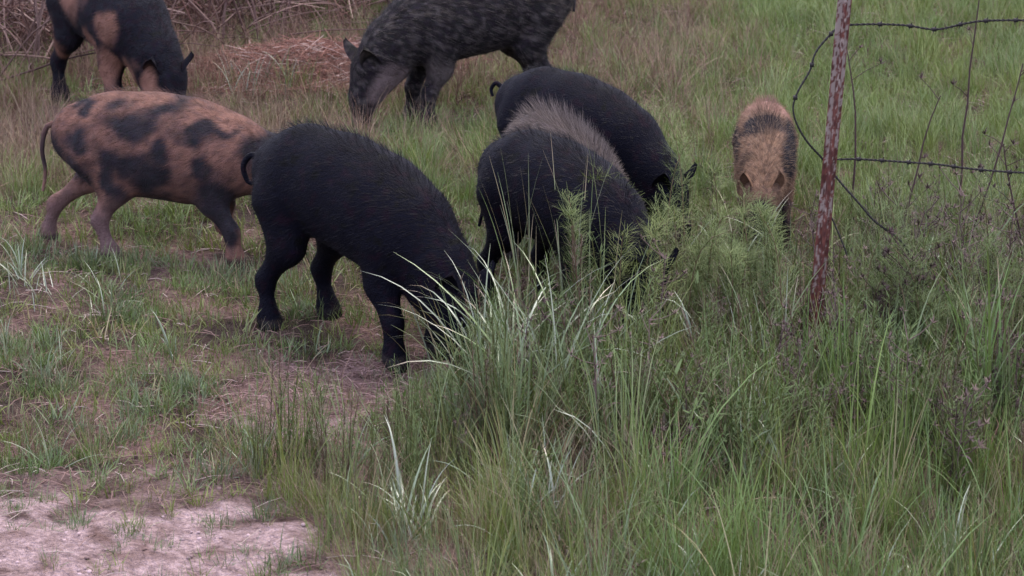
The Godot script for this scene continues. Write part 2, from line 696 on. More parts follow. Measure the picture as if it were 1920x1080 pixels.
func build_pigs() -> void:
	var hair := Shape.new()
	for k in 4:
		var t := k / 3.0
		var w := 0.5 * (1.0 - t * t) + 0.04
		for e in [-1.0, 1.0]:
			hair.v.append(Vector3(w * e, t, -0.16 * t * t))
			hair.n.append(Vector3(0.4 * e, 0.2, 0.9).normalized())
			hair.c.append(Color.WHITE)
	for k in 3:
		hair.quad(k * 2, k * 2 + 1, k * 2 + 3, k * 2 + 2)
	M.hair_mesh = hair.mesh()
	M.hair_mesh.surface_set_material(0, M.hair)
	var black := Color(0.0070, 0.0062, 0.0095)
	var tan := Color(0.185, 0.097, 0.073)
	var smoke := Color(0.024, 0.021, 0.025)
	var soot := Color(0.0125, 0.0112, 0.0150)
	# black pig in the middle, rooting, curled tail
	make_pig("solid black pig with curled tail rooting at the bare soil patch", on_ground(-0.405, -9.99), -0.80, 1.08, {
		"base": black, "hairs": 15000,
		"torso": [Vector3(-0.255, 0.382, 0.084), Vector3(-0.17, 0.392, 0.112), Vector3(-0.04, 0.376, 0.128), Vector3(0.09, 0.348, 0.130), Vector3(0.195, 0.325, 0.108)], "hair_tone": Color(0.026, 0.025, 0.028), "hair_tone_amount": 0.2,
		"feet": [Vector3(-0.225, 0, 0.085), Vector3(-0.20, 0, -0.085), Vector3(0.215, 0, 0.075), Vector3(0.20, 0, -0.075)],
		"head": [Vector3(0.285, 0.255, 0.0), Vector3(0.335, 0.19, 0.0), Vector3(0.365, 0.10, 0.0), Vector3(0.375, 0.03, 0.0)],
		"tail": [Vector3(-0.335, 0.395, 0), Vector3(-0.365, 0.405, 0.012), Vector3(-0.385, 0.375, 0.022), Vector3(-0.372, 0.335, 0.016), Vector3(-0.352, 0.345, 0.004), Vector3(-0.36, 0.38, -0.004)],
	})
	# tan and black spotted pig walking behind it
	make_pig("tan pig with black blotches walking at the left behind the black pig", on_ground(-0.97, -10.82), -0.20, 0.93, {
		"base": Color(0.158, 0.083, 0.064), "mottle": Color(0.110, 0.062, 0.052), "soft": 0.5, "hairs": 12000,
		"torso": [Vector3(-0.255, 0.370, 0.094), Vector3(-0.16, 0.365, 0.130), Vector3(-0.03, 0.348, 0.150), Vector3(0.09, 0.335, 0.150), Vector3(0.195, 0.328, 0.126)], "hair_tone": Color(1.25, 1.2, 1.15), "hair_tone_amount": 0.3,
		"feet": [Vector3(-0.15, 0, 0.085), Vector3(-0.40, 0, -0.08), Vector3(0.235, 0, 0.075), Vector3(0.16, 0.06, -0.075)],
		"head": [Vector3(0.305, 0.30, -0.04), Vector3(0.37, 0.275, -0.08), Vector3(0.43, 0.20, -0.11), Vector3(0.455, 0.13, -0.13)],
		"spots": [
			[Vector3(-0.335, 0.30, 0.05), Vector3(0.075, 0.09, 0.4), smoke], [Vector3(-0.25, 0.26, 0.1), Vector3(0.07, 0.05, 0.4), smoke],
			[Vector3(-0.22, 0.375, 0.1), Vector3(0.045, 0.04, 0.4), smoke], [Vector3(-0.235, 0.47, 0.05), Vector3(0.03, 0.02, 0.1), smoke],
			[Vector3(-0.07, 0.44, 0.1), Vector3(0.10, 0.04, 0.4), smoke], [Vector3(0.03, 0.475, 0.05), Vector3(0.06, 0.03, 0.4), smoke],
			[Vector3(-0.09, 0.33, 0.1), Vector3(0.08, 0.045, 0.4), smoke], [Vector3(0.0, 0.28, 0.1), Vector3(0.075, 0.065, 0.4), smoke], [Vector3(0.03, 0.36, 0.1), Vector3(0.04, 0.03, 0.4), smoke],
			[Vector3(-0.125, 0.24, 0.1), Vector3(0.026, 0.085, 0.4), smoke], [Vector3(0.15, 0.42, 0.08), Vector3(0.09, 0.025, 0.4), smoke],
			[Vector3(0.155, 0.32, 0.1), Vector3(0.03, 0.04, 0.4), smoke], [Vector3(0.18, 0.22, 0.1), Vector3(0.085, 0.085, 0.4), smoke], [Vector3(0.0, 0.185, 0.0), Vector3(0.12, 0.03, 0.4), smoke],
			[Vector3(0.33, 0.36, 0.0), Vector3(0.07, 0.06, 0.3), smoke], [Vector3(0.22, 0.13, 0.1), Vector3(0.04, 0.06, 0.1), smoke],
			[Vector3(-0.2, 0.05, 0), Vector3(0.3, 0.13, 0.4), Color(0.125, 0.080, 0.077)],
		],
	})
	# black pig with grey flecked rump behind the tall stalks
	make_pig("black pig with grey flecked rump behind the tall green grass stalks", on_ground(0.135, -10.15), -0.95, 0.97, {
		"base": black, "hairs": 13000, "hair_tone": Color(0.065, 0.058, 0.056), "hair_tone_amount": 0.5, "brindle": true,
		"head": [Vector3(0.295, 0.265, 0), Vector3(0.35, 0.20, 0), Vector3(0.39, 0.11, 0), Vector3(0.40, 0.035, 0)],
	})
	# grey brown bristly pig hidden between two black ones
	make_pig("grey-brown pig with a raised bristly back between two black pigs", on_ground(0.145, -10.55), -1.12, 0.845, {
		"base": Color(0.07, 0.055, 0.052), "hairs": 16000, "hair_tone": Color(0.19, 0.158, 0.152), "hair_tone_amount": 0.55,
		"hair_length": 0.034, "hair_lift": 0.5, "ridge": 0.035, "ridge_lift": 0.9,
	})
	# sleek black pig at the back
	make_pig("sleek black pig with stub tail and lowered head behind the grey bristly one", on_ground(0.195, -11.02), -0.80, 0.93, {
		"base": black, "hairs": 11000, "hair_tone": Color(0.045, 0.042, 0.045), "hair_tone_amount": 0.2, "hair_length": 0.017,
		"tail": [Vector3(-0.33, 0.405, 0), Vector3(-0.362, 0.425, 0.008), Vector3(-0.375, 0.405, 0.018), Vector3(-0.365, 0.385, 0.02)],
	})
	# brindled dark pig at the top
	make_pig("dark brindled pig facing left with pale cheek near the straw pile", on_ground(-0.115, -12.45), PI + 0.50, 1.0, {
		"base": Color(0.017, 0.015, 0.017), "mottle": Color(0.058, 0.050, 0.049), "hairs": 24000, "hair_tone": Color(0.105, 0.090, 0.085), "hair_tone_amount": 0.75,
		"tail": [Vector3(-0.335, 0.40, 0), Vector3(-0.36, 0.39, 0.004), Vector3(-0.365, 0.35, 0.010), Vector3(-0.36, 0.31, 0.004)], "brindle": true, "hair_length": 0.03,
		"head": [Vector3(0.305, 0.275, 0.0), Vector3(0.365, 0.20, 0.0), Vector3(0.40, 0.115, 0.0), Vector3(0.41, 0.03, 0.0)],
		"spots": [[Vector3(0.335, 0.15, -0.06), Vector3(0.075, 0.07, 0.07), Color(0.115, 0.088, 0.087)], [Vector3(0.16, 0.16, -0.1), Vector3(0.06, 0.07, 0.1), Color(0.06, 0.05, 0.048)]],
		"ear_width": 0.075,
	})
	# black and tan pig at the top left, coming forward
	make_pig("mostly black pig with tan patches at the edge of the dry brush", on_ground(-1.275, -12.45), -1.08, 1.02, {
		"base": soot, "hairs": 11000, "hair_tone": Color(1.4, 1.35, 1.3), "hair_tone_amount": 0.3,
		"spots": [
			[Vector3(-0.03, 0.42, 0.11), Vector3(0.10, 0.09, 0.07), tan], [Vector3(0.06, 0.46, 0.04), Vector3(0.07, 0.06, 0.05), tan], [Vector3(0.17, 0.455, -0.01), Vector3(0.035, 0.03, 0.07), Color(0.21, 0.16, 0.145)],
			[Vector3(0.12, 0.47, -0.08), Vector3(0.07, 0.05, 0.05), tan], [Vector3(0.10, 0.24, 0.12), Vector3(0.045, 0.055, 0.05), tan * 0.75], [Vector3(0.19, 0.20, 0.09), Vector3(0.05, 0.07, 0.04), tan * 0.9],
			[Vector3(0.27, 0.20, 0.02), Vector3(0.045, 0.06, 0.06), tan * 0.85], [Vector3(0.22, 0.33, 0.11), Vector3(0.05, 0.045, 0.05), tan * 0.8], [Vector3(0.365, 0.15, 0.03), Vector3(0.035, 0.07, 0.035), tan],
			[Vector3(-0.19, 0.22, 0.09), Vector3(0.03, 0.09, 0.04), tan * 0.7], [Vector3(-0.18, 0.44, 0.05), Vector3(0.06, 0.05, 0.05), tan],
		],
		"soft": 0.35,
		"head": [Vector3(0.285, 0.255, -0.02), Vector3(0.33, 0.18, -0.035), Vector3(0.36, 0.09, -0.035), Vector3(0.37, 0.03, -0.03)],
	})
	# small tan pig seen from the front, right
	make_pig("small tan and black pig facing forward left of the rusty fence post", on_ground(0.725, -11.10), -1.62, 0.73, {
		"base": Color(0.18, 0.108, 0.072), "mottle": Color(0.09, 0.056, 0.042), "hairs": 13000, "hair_tone": Color(0.25, 0.175, 0.128), "hair_tone_amount": 0.4, "hair_length": 0.03, "hair_lift": 0.5, "ridge": 0.022,
		"spots": [
			[Vector3(0.06, 0.48, 0.02), Vector3(0.10, 0.08, 0.10), soot], [Vector3(-0.20, 0.47, -0.01), Vector3(0.15, 0.08, 0.10), Color(0.25, 0.14, 0.11)], [Vector3(0.05, 0.40, -0.11), Vector3(0.20, 0.10, 0.045), soot], [Vector3(-0.02, 0.36, 0.12), Vector3(0.2, 0.08, 0.04), soot],
			[Vector3(0.46, 0.17, 0.02), Vector3(0.07, 0.11, 0.06), soot], [Vector3(0.22, 0.36, -0.085), Vector3(0.09, 0.08, 0.04), soot], [Vector3(0.24, 0.36, 0.08), Vector3(0.05, 0.05, 0.04), Color(0.07, 0.045, 0.035)], [Vector3(0.27, 0.33, -0.02), Vector3(0.03, 0.03, 0.035), Color(0.08, 0.05, 0.04)], [Vector3(0.2, 0.1, 0.0), Vector3(0.1, 0.14, 0.12), soot],
		],
		"head": [Vector3(0.295, 0.30, 0.01), Vector3(0.37, 0.265, 0.02), Vector3(0.44, 0.185, 0.02), Vector3(0.475, 0.115, 0.02)],
		"ear_width": 0.075, "torso": [Vector3(-0.255, 0.392, 0.088), Vector3(-0.16, 0.385, 0.114), Vector3(-0.03, 0.362, 0.120), Vector3(0.09, 0.345, 0.118), Vector3(0.195, 0.338, 0.100)],
	})


# ---------------------------------------------------------------- fence
func build_fence() -> void:
	var foot := on_ground(0.758, -9.70)
	var post := thing("fence_post", "rusty red metal fence post leaning to the right", "fence post", foot)
	post.rotation = Vector3(0.0, 0.12, -atan2(0.066, 0.955))
	# T profile, web towards the viewer, every long edge lightly chamfered; old red paint worn to pale metal mostly on the upper flange
	var outline := [Vector2(-0.018, 0.0), Vector2(-0.0168, 0.0015), Vector2(-0.013, 0.0019), Vector2(-0.009, 0.0023), Vector2(-0.0055, 0.0028), Vector2(-0.0045, 0.004), Vector2(-0.0038, 0.019), Vector2(-0.0026, 0.0205), Vector2(0.0, 0.0206), Vector2(0.0026, 0.0205), Vector2(0.0038, 0.019), Vector2(0.0045, 0.004), Vector2(0.0055, 0.0028), Vector2(0.009, 0.0023), Vector2(0.013, 0.0019), Vector2(0.0168, 0.0015), Vector2(0.018, 0.0), Vector2(0.0172, -0.003), Vector2(-0.0172, -0.003)]
	var wear := FastNoiseLite.new()
	wear.seed = 90
	wear.frequency = 75.0
	wear.fractal_octaves = 3
	var bar := Shape.new()
	var rows := 420
	for k in outline.size():
		var a: Vector2 = outline[k]
		var b: Vector2 = outline[(k + 1) % outline.size()]
		var dn := (b - a).normalized()
		var nor := Vector3(-dn.y, 0, dn.x)
		var first := bar.v.size()
		for row in rows + 1:
			var y := -0.12 + 1.54 * row / rows
			for q in [a, b]:
				bar.v.append(Vector3(q.x, y, q.y))
				bar.n.append(nor)
				var w := wear.get_noise_3d(q.x * 1.6, y * 0.7, q.y * 2.0)
				var broad := wear.get_noise_3d(q.x * 0.2 + 4.0, y * 0.09, 0.0)
				var col := Color(0.045, 0.012, 0.010).lerp(Color(0.115, 0.036, 0.026), clampf(0.5 + 1.3 * wear.get_noise_3d(q.x, y * 0.4 + 9.0, q.y), 0, 1))
				var worn := w + 0.5 * broad + (0.10 if absf(q.x) > 0.005 and absf(q.x) < 0.0165 else -0.28) + clampf(0.45 * (y - 0.42), -0.25, 0.25)
				col = col.lerp(Color(0.25, 0.20, 0.175), clampf(worn * 4.0, 0.0, 0.92))
				bar.c.append(col)
		for rr in rows:
			bar.quad(first + rr * 2, first + rr * 2 + 1, first + rr * 2 + 3, first + rr * 2 + 2)
	var cap := Geometry2D.triangulate_polygon(PackedVector2Array(outline))
	var top := bar.v.size()
	for q in outline:
		bar.v.append(Vector3(q.x, 1.42, q.y))
		bar.n.append(Vector3.UP)
		bar.c.append(Color(0.08, 0.02, 0.02))
	for q in cap:
		bar.i.append(top + q)
	part("bar", bar.mesh(), vertex_mat(0.75, 0.4), post)
	var nub := Shape.new()
	nub.tube([Vector3(0, -0.007, 0), Vector3(0, -0.005, 0), Vector3(0, 0.005, 0), Vector3(0, 0.007, 0)], [0.002, 0.005, 0.005, 0.002], Color.WHITE, 6)
	var nub_mesh := nub.mesh()
	nub_mesh.surface_set_material(0, M.rust)
	for k in 24:
		var st := part("stud", nub_mesh, null, post)
		st.position = Vector3(0.0, 0.1 + 0.055 * k, -0.004)
	var up_pts := [Vector3(0.812, 0.893, -9.712), Vector3(0.898, 0.896, -9.71), Vector3(0.977, 0.894, -9.705), Vector3(1.050, 0.885, -9.70), Vector3(1.122, 0.900, -9.70), Vector3(1.175, 0.907, -9.70), Vector3(1.267, 0.908, -9.70), Vector3(1.9, 0.90, -9.68), Vector3(3.2, 0.93, -9.65)]
	wire_strand("upper barbed wire strand stretched right from the post", up_pts, 0.0026, [0.10, 0.175, 0.235, 0.30, 0.365, 0.44, 0.55])
	var lo_pts := [Vector3(0.778, 0.548, -9.712), Vector3(0.85, 0.551, -9.712), Vector3(0.907, 0.549, -9.71), Vector3(0.987, 0.546, -9.70), Vector3(1.067, 0.540, -9.70), Vector3(1.147, 0.529, -9.70), Vector3(1.254, 0.520, -9.70), Vector3(1.9, 0.515, -9.68), Vector3(3.2, 0.54, -9.65)]
	wire_strand("lower barbed wire strand stretched right from the post", lo_pts, 0.0025, [0.09, 0.15, 0.215, 0.27, 0.33, 0.40, 0.47, 0.56])
	var loop := [Vector3(0.812, 0.888, -9.715), Vector3(0.797, 0.878, -9.71), Vector3(0.754, 0.831, -9.69), Vector3(0.738, 0.784, -9.68), Vector3(0.710, 0.736, -9.67), Vector3(0.698, 0.695, -9.67), Vector3(0.707, 0.654, -9.67), Vector3(0.735, 0.604, -9.68), Vector3(0.779, 0.549, -9.712), Vector3(0.821, 0.494, -9.71), Vector3(0.869, 0.441, -9.70), Vector3(0.911, 0.393, -9.70), Vector3(0.971, 0.348, -9.70), Vector3(1.0, 0.31, -9.70)]
	wire_strand("loose dark wire bowed out left of the post and trailing down right", loop, 0.0029, [0.03, 0.12, 0.21])
	wire_strand("short loose wire end hanging low behind the post", [Vector3(0.786, 0.44, -9.712), Vector3(0.803, 0.400, -9.71), Vector3(0.822, 0.358, -9.70), Vector3(0.842, 0.31, -9.69)], 0.0024, [])


func wire_strand(label: String, pts: Array, radius: float, barbs: Array) -> void:
	var o := thing("barbed_wire" if not barbs.is_empty() else "wire_end", label, "wire", pts[0], "fence wires")
	var curve := Curve3D.new()
	for k in pts.size():
		var d: Vector3 = (pts[mini(k + 1, pts.size() - 1)] - pts[maxi(k - 1, 0)]) / 5.0
		curve.add_point(pts[k] - pts[0], -d, d)
	var total := curve.get_baked_length()
	for strand in 2:
		var line := []
		var radii := []
		var steps := int(total / 0.007) + 4
		for k in steps + 1:
			var s := total * k / steps
			var w := s * 260.0 + strand * PI
			line.append(curve.sample_baked(s, true) + Vector3(0, cos(w), sin(w)) * radius * 0.7)
			radii.append(radius * 0.75)
		var t := Shape.new()
		t.tube(line, radii, Color.WHITE, 5)
		part("strand", t.mesh(), M.wire, o)
	for b in barbs:
		var at := curve.sample_baked(b, true)
		var t := Shape.new()
		for e in [Vector3(0.4, 1, 0.3), Vector3(-0.4, -1, 0.5), Vector3(0.5, 0.3, 1), Vector3(-0.5, 0.2, -1)]:
			t.tube([at, at + e.normalized() * 0.006, at + e.normalized() * 0.012], [0.0016, 0.0014, 0.0004], Color.WHITE, 5)
		t.tube([at + Vector3(-0.005, 0, 0), at + Vector3(0.005, 0, 0)], [radius * 2.1, radius * 2.1], Color.WHITE, 6)
		part("barb", t.mesh(), M.wire, o)


# ---------------------------------------------------------------- dry brush and straw
func cane_points(root: Vector3, yaw: float, long: float, lean: float, bend: float, n: int) -> Array:
	var out := Vector3(cos(yaw), 0, sin(yaw))
	var p := root
	var pts := []
	var kink := 0.0
	for k in n + 1:
		pts.append(p)
		var t := float(k) / n
		kink += rnd(-0.10, 0.10)
		var a := lean + bend * t + kink
		p += (out * sin(a) + Vector3.UP * cos(a) + Vector3(-out.z, 0, out.x) * rnd(-0.12, 0.12)).normalized() * (long / n)
	return pts


func build_brush() -> void:
	var spots := [[-1.95, -13.3, "dry brush clump at the far left edge"], [-1.62, -13.55, "tangle of dead canes beyond the black and tan pig"], [-1.22, -13.75, "dead canes arching above the black and tan pig's rump"], [-1.02, -13.55, "pale dead canes standing left of the straw pile"], [-0.75, -13.85, "dead canes leaning over behind the straw pile"], [-0.42, -14.0, "thin dead canes behind the brindled pig's back"], [-1.78, -13.0, "low broken dry canes at the left frame edge"], [-1.45, -13.2, "flattened dry canes between the black and tan pig and the left edge"], [-0.92, -14.1, "dark tangled canes at the top edge left of the brindled pig"]]
	for sp in spots:
		var o := thing("dry_brush", sp[2], "dry brush", on_ground(sp[0], sp[1]), "dry brush at the back")
		for k in 44:
			var s := Shape.new()
			var long := rnd(0.25, 0.75)
			var pts := cane_points(Vector3(rnd(-0.26, 0.26), rnd(-0.01, 0.05), rnd(-0.2, 0.2)), rnd(0, TAU), long, rnd(0.1, 1.4), rnd(0.2, 1.2), 7)
			for q in pts.size():
				pts[q].y = maxf(pts[q].y, -0.01 if q == 0 else 0.012)
			var r := rnd(0.0018, 0.0055)
			var radii := []
			for q in 8:
				radii.append(r * (1.0 - 0.6 * q / 7.0))
			var f := rng.randf()
			var col := Color(0.34, 0.225, 0.19).lerp(Color(0.055, 0.030, 0.027), pow(f, 0.4))
			s.tube(pts, radii, col, 5)
			part("cane", s.mesh(), M.dry, o)
	var thatch := Node3D.new()
	thatch.name = "dead_thatch"
	add_child(thatch)
	thatch.set_meta("kind", "stuff")
	thatch.set_meta("label", "matted red-brown dead stems filling the brush bank at the top left")
	var stems := []
	var stem_tints := []
	for k in 9000:
		var x := rnd(-3.0, -0.35)
		var z := rnd(-15.2, -13.0)
		if not inside(BRUSH, x, z, 0.12):
			continue
		var b := Basis.from_euler(Vector3(rnd(-0.9, 0.9), rnd(0, TAU), rnd(-1.5, 1.5)))
		stems.append(Transform3D(b.scaled_local(Vector3(rnd(1.0, 2.2), rnd(0.08, 0.30), rnd(1.0, 2.2))), on_ground(x, z, rnd(0.01, 0.20))))
		var f := rng.randf()
		stem_tints.append(Color(0.15, 0.075, 0.06).lerp(Color(0.05, 0.026, 0.023), f) if f < 0.85 else Color(0.32, 0.22, 0.18))
	instances("stems", straw_mesh(), stems, stem_tints, thatch)
	# reddish straw pile
	var pile := thing("straw_pile", "pile of reddish brown dead straw left of the brindled pig", "straw pile", on_ground(-0.74, -13.05))
	var mound := Shape.new()
	var rings := 9
	var around := 28
	for r in rings:
		for a in around:
			var t := r / float(rings - 1)
			var w := TAU * a / around
			var e := 1.0 + 0.18 * fine_noise.get_noise_2d(cos(w) * 0.4, sin(w) * 0.4)
			var y := 0.065 * (1.0 - t * t) * (1.0 + 0.5 * patch_noise.get_noise_2d(t * cos(w) * 2.0, t * sin(w) * 2.0)) - 0.01 * t
			mound.v.append(Vector3(0.40 * t * e * cos(w) + 0.02, y, 0.24 * t * e * sin(w) - 0.10 * t * cos(w)))
			mound.n.append(Vector3(cos(w) * t * 0.4, 1, sin(w) * t * 0.5).normalized())
			mound.c.append(Color(0.12, 0.06, 0.05))
	for r in rings - 1:
		for a in around:
			mound.quad(r * around + a, r * around + (a + 1) % around, (r + 1) * around + (a + 1) % around, (r + 1) * around + a)
	part("mound", mound.mesh(), M.dry, pile)
	var straws := []
	var tints := []
	for k in 3600:
		var w := rnd(0, TAU)
		var t := pow(rng.randf(), 0.6) * 1.5
		var y := 0.065 * (1.0 - t * t) * (1.0 + 0.5 * patch_noise.get_noise_2d(t * cos(w) * 2.0, t * sin(w) * 2.0))
		var p := Vector3(0.40 * t * cos(w) + 0.02, maxf(y, 0.0) + rnd(0.0, 0.022), 0.24 * t * sin(w) - 0.10 * t * cos(w))
		var b := Basis.from_euler(Vector3(rnd(-0.35, 0.35), rnd(0, TAU), PI / 2 + rnd(-0.4, 0.4)))
		straws.append(Transform3D(b.scaled_local(Vector3(1, rnd(0.05, 0.16), 1)), p))
		var f := rng.randf()
		tints.append(Color(0.26, 0.125, 0.095).lerp(Color(0.14, 0.07, 0.058), f) if f < 0.85 else Color(0.42, 0.31, 0.27))
	instances("straw", straw_mesh(), straws, tints, pile)


func straw_mesh() -> ArrayMesh:
	var s := Shape.new()
	s.tube([Vector3(0, -0.5, 0), Vector3(0.004, 0, 0.003), Vector3(0, 0.5, 0)], [0.0011, 0.0013, 0.0009], Color.WHITE, 4)
	var m := s.mesh()
	m.surface_set_material(0, M.dry)
	return m


func instances(called: String, mesh: Mesh, where: Array, tints: Array, parent: Node3D) -> MultiMeshInstance3D:
	var mm := MultiMesh.new()
	mm.transform_format = MultiMesh.TRANSFORM_3D
	mm.use_colors = true
	mm.mesh = mesh
	mm.instance_count = where.size()
	for k in where.size():
		mm.set_instance_transform(k, where[k])
		mm.set_instance_color(k, tints[k])
	var o := MultiMeshInstance3D.new()
	o.name = called
	o.multimesh = mm
	o.set_meta("kind", "stuff")
	parent.add_child(o, true)
	return o


# ---------------------------------------------------------------- grass
func tuft(n: int, h0: float, h1: float, wide: float, spread: float, lean: float, bend: float, segs: int, mat: Material, dry_tips := 0.25) -> ArrayMesh:
	var s := Shape.new()
	for k in n:
		var a := rnd(0, TAU)
		var r := spread * sqrt(rng.randf())
		var tone := rnd(0.7, 1.3)
		var col := Color(tone * rnd(0.92, 1.12), tone, tone * rnd(0.8, 1.1))
		var tip := col if rng.randf() > dry_tips else Color(tone * 1.9, tone * 1.35, tone * 1.2)
		s.blade(Vector3(r * cos(a), -0.008, r * sin(a)), a + rnd(-0.9, 0.9), rnd(h0, h1), absf(rng.randfn(0.0, lean)), rnd(0.1, bend), wide * rnd(0.6, 1.3), col, segs, rnd(-1.2, 1.2), tip)
	var m := s.mesh()
	m.surface_set_material(0, mat)
	return m


# a low sprig of small leaflets on thin stems
func sprig() -> ArrayMesh:
	var s := Shape.new()
	for st in 5:
		var yaw := rnd(0, TAU)
		var lean := rnd(0.1, 0.7)
		var long := rnd(0.08, 0.2)
		var out := Vector3(cos(yaw), 0, sin(yaw))
		var top := out * sin(lean) * long + Vector3.UP * cos(lean) * long
		s.tube([Vector3.ZERO, top * 0.5 + out * -0.005, top], [0.0012, 0.001, 0.0006], Color(1.2, 0.8, 0.8), 4)
		for k in 12:
			var t := rnd(0.2, 1.0)
			s.blade(top * t, rnd(0, TAU), rnd(0.010, 0.024), rnd(0.6, 1.4), rnd(0.0, 0.6), rnd(0.004, 0.009), Color.WHITE * rnd(0.75, 1.25), 3, rnd(-0.4, 0.4), Color.WHITE)
	var m := s.mesh()
	m.surface_set_material(0, M.leaf)
	return m


# a dead branching weed with dark seed heads and a few curled leaves
func husk() -> ArrayMesh:
	var s := Shape.new()
	var tall := rnd(0.20, 0.36)
	var top := Vector3(rnd(-0.05, 0.05), tall, rnd(-0.05, 0.05))
	s.tube([Vector3(0, -0.01, 0), top * 0.5 + Vector3(0.006, 0, 0), top], [0.0024, 0.0018, 0.0012], Color.WHITE, 4)
	for k in 13:
		var at := top * rnd(0.4, 1.0)
		var w := rnd(0, TAU)
		var end := at + Vector3(cos(w), rnd(0.4, 1.3), sin(w)).normalized() * rnd(0.03, 0.09)
		s.tube([at, (at + end) * 0.5 + Vector3(0, -0.004, 0), end], [0.0012, 0.001, 0.0008], Color.WHITE, 4)
		for q in 9:
			s.blade(end, rnd(0, TAU), rnd(0.008, 0.020), rnd(0.2, 1.7), 0.4, 0.0045, Color.WHITE * rnd(0.7, 1.6), 2, 0.5, Color.WHITE)
	for k in 6:
		s.blade(top * rnd(0.15, 0.7), rnd(0, TAU), rnd(0.03, 0.07), rnd(0.6, 1.5), 1.2, 0.007, Color.WHITE * rnd(1.0, 1.8), 4, 1.0, Color.WHITE)
	var m := s.mesh()
	m.surface_set_material(0, M.dry)
	return m


# a small upright plant with threadlike leaves
func feather_sprig() -> ArrayMesh:
	var s := Shape.new()
	for st in 3:
		var yaw := rnd(0, TAU)
		var long := rnd(0.10, 0.24)
		var out := Vector3(cos(yaw), 0, sin(yaw)) * rnd(0.02, 0.3)
		var root := Vector3(rnd(-0.02, 0.02), -0.01, rnd(-0.02, 0.02))
		var top := root + (out + Vector3.UP).normalized() * long
		s.tube([root, root.lerp(top, 0.5), top], [0.0014, 0.0011, 0.0007], Color(1.1, 0.75, 0.7), 4)
		for k in 55:
			var t := rnd(0.25, 1.0)
			s.blade(root.lerp(top, t), rnd(0, TAU), rnd(0.012, 0.040) * (1.15 - 0.5 * t), rnd(0.4, 1.3), rnd(0.0, 0.9), 0.0018, Color.WHITE * rnd(0.75, 1.25), 3, 0.3, Color.WHITE)
	var m := s.mesh()
	m.surface_set_material(0, M.leaf)
	return m


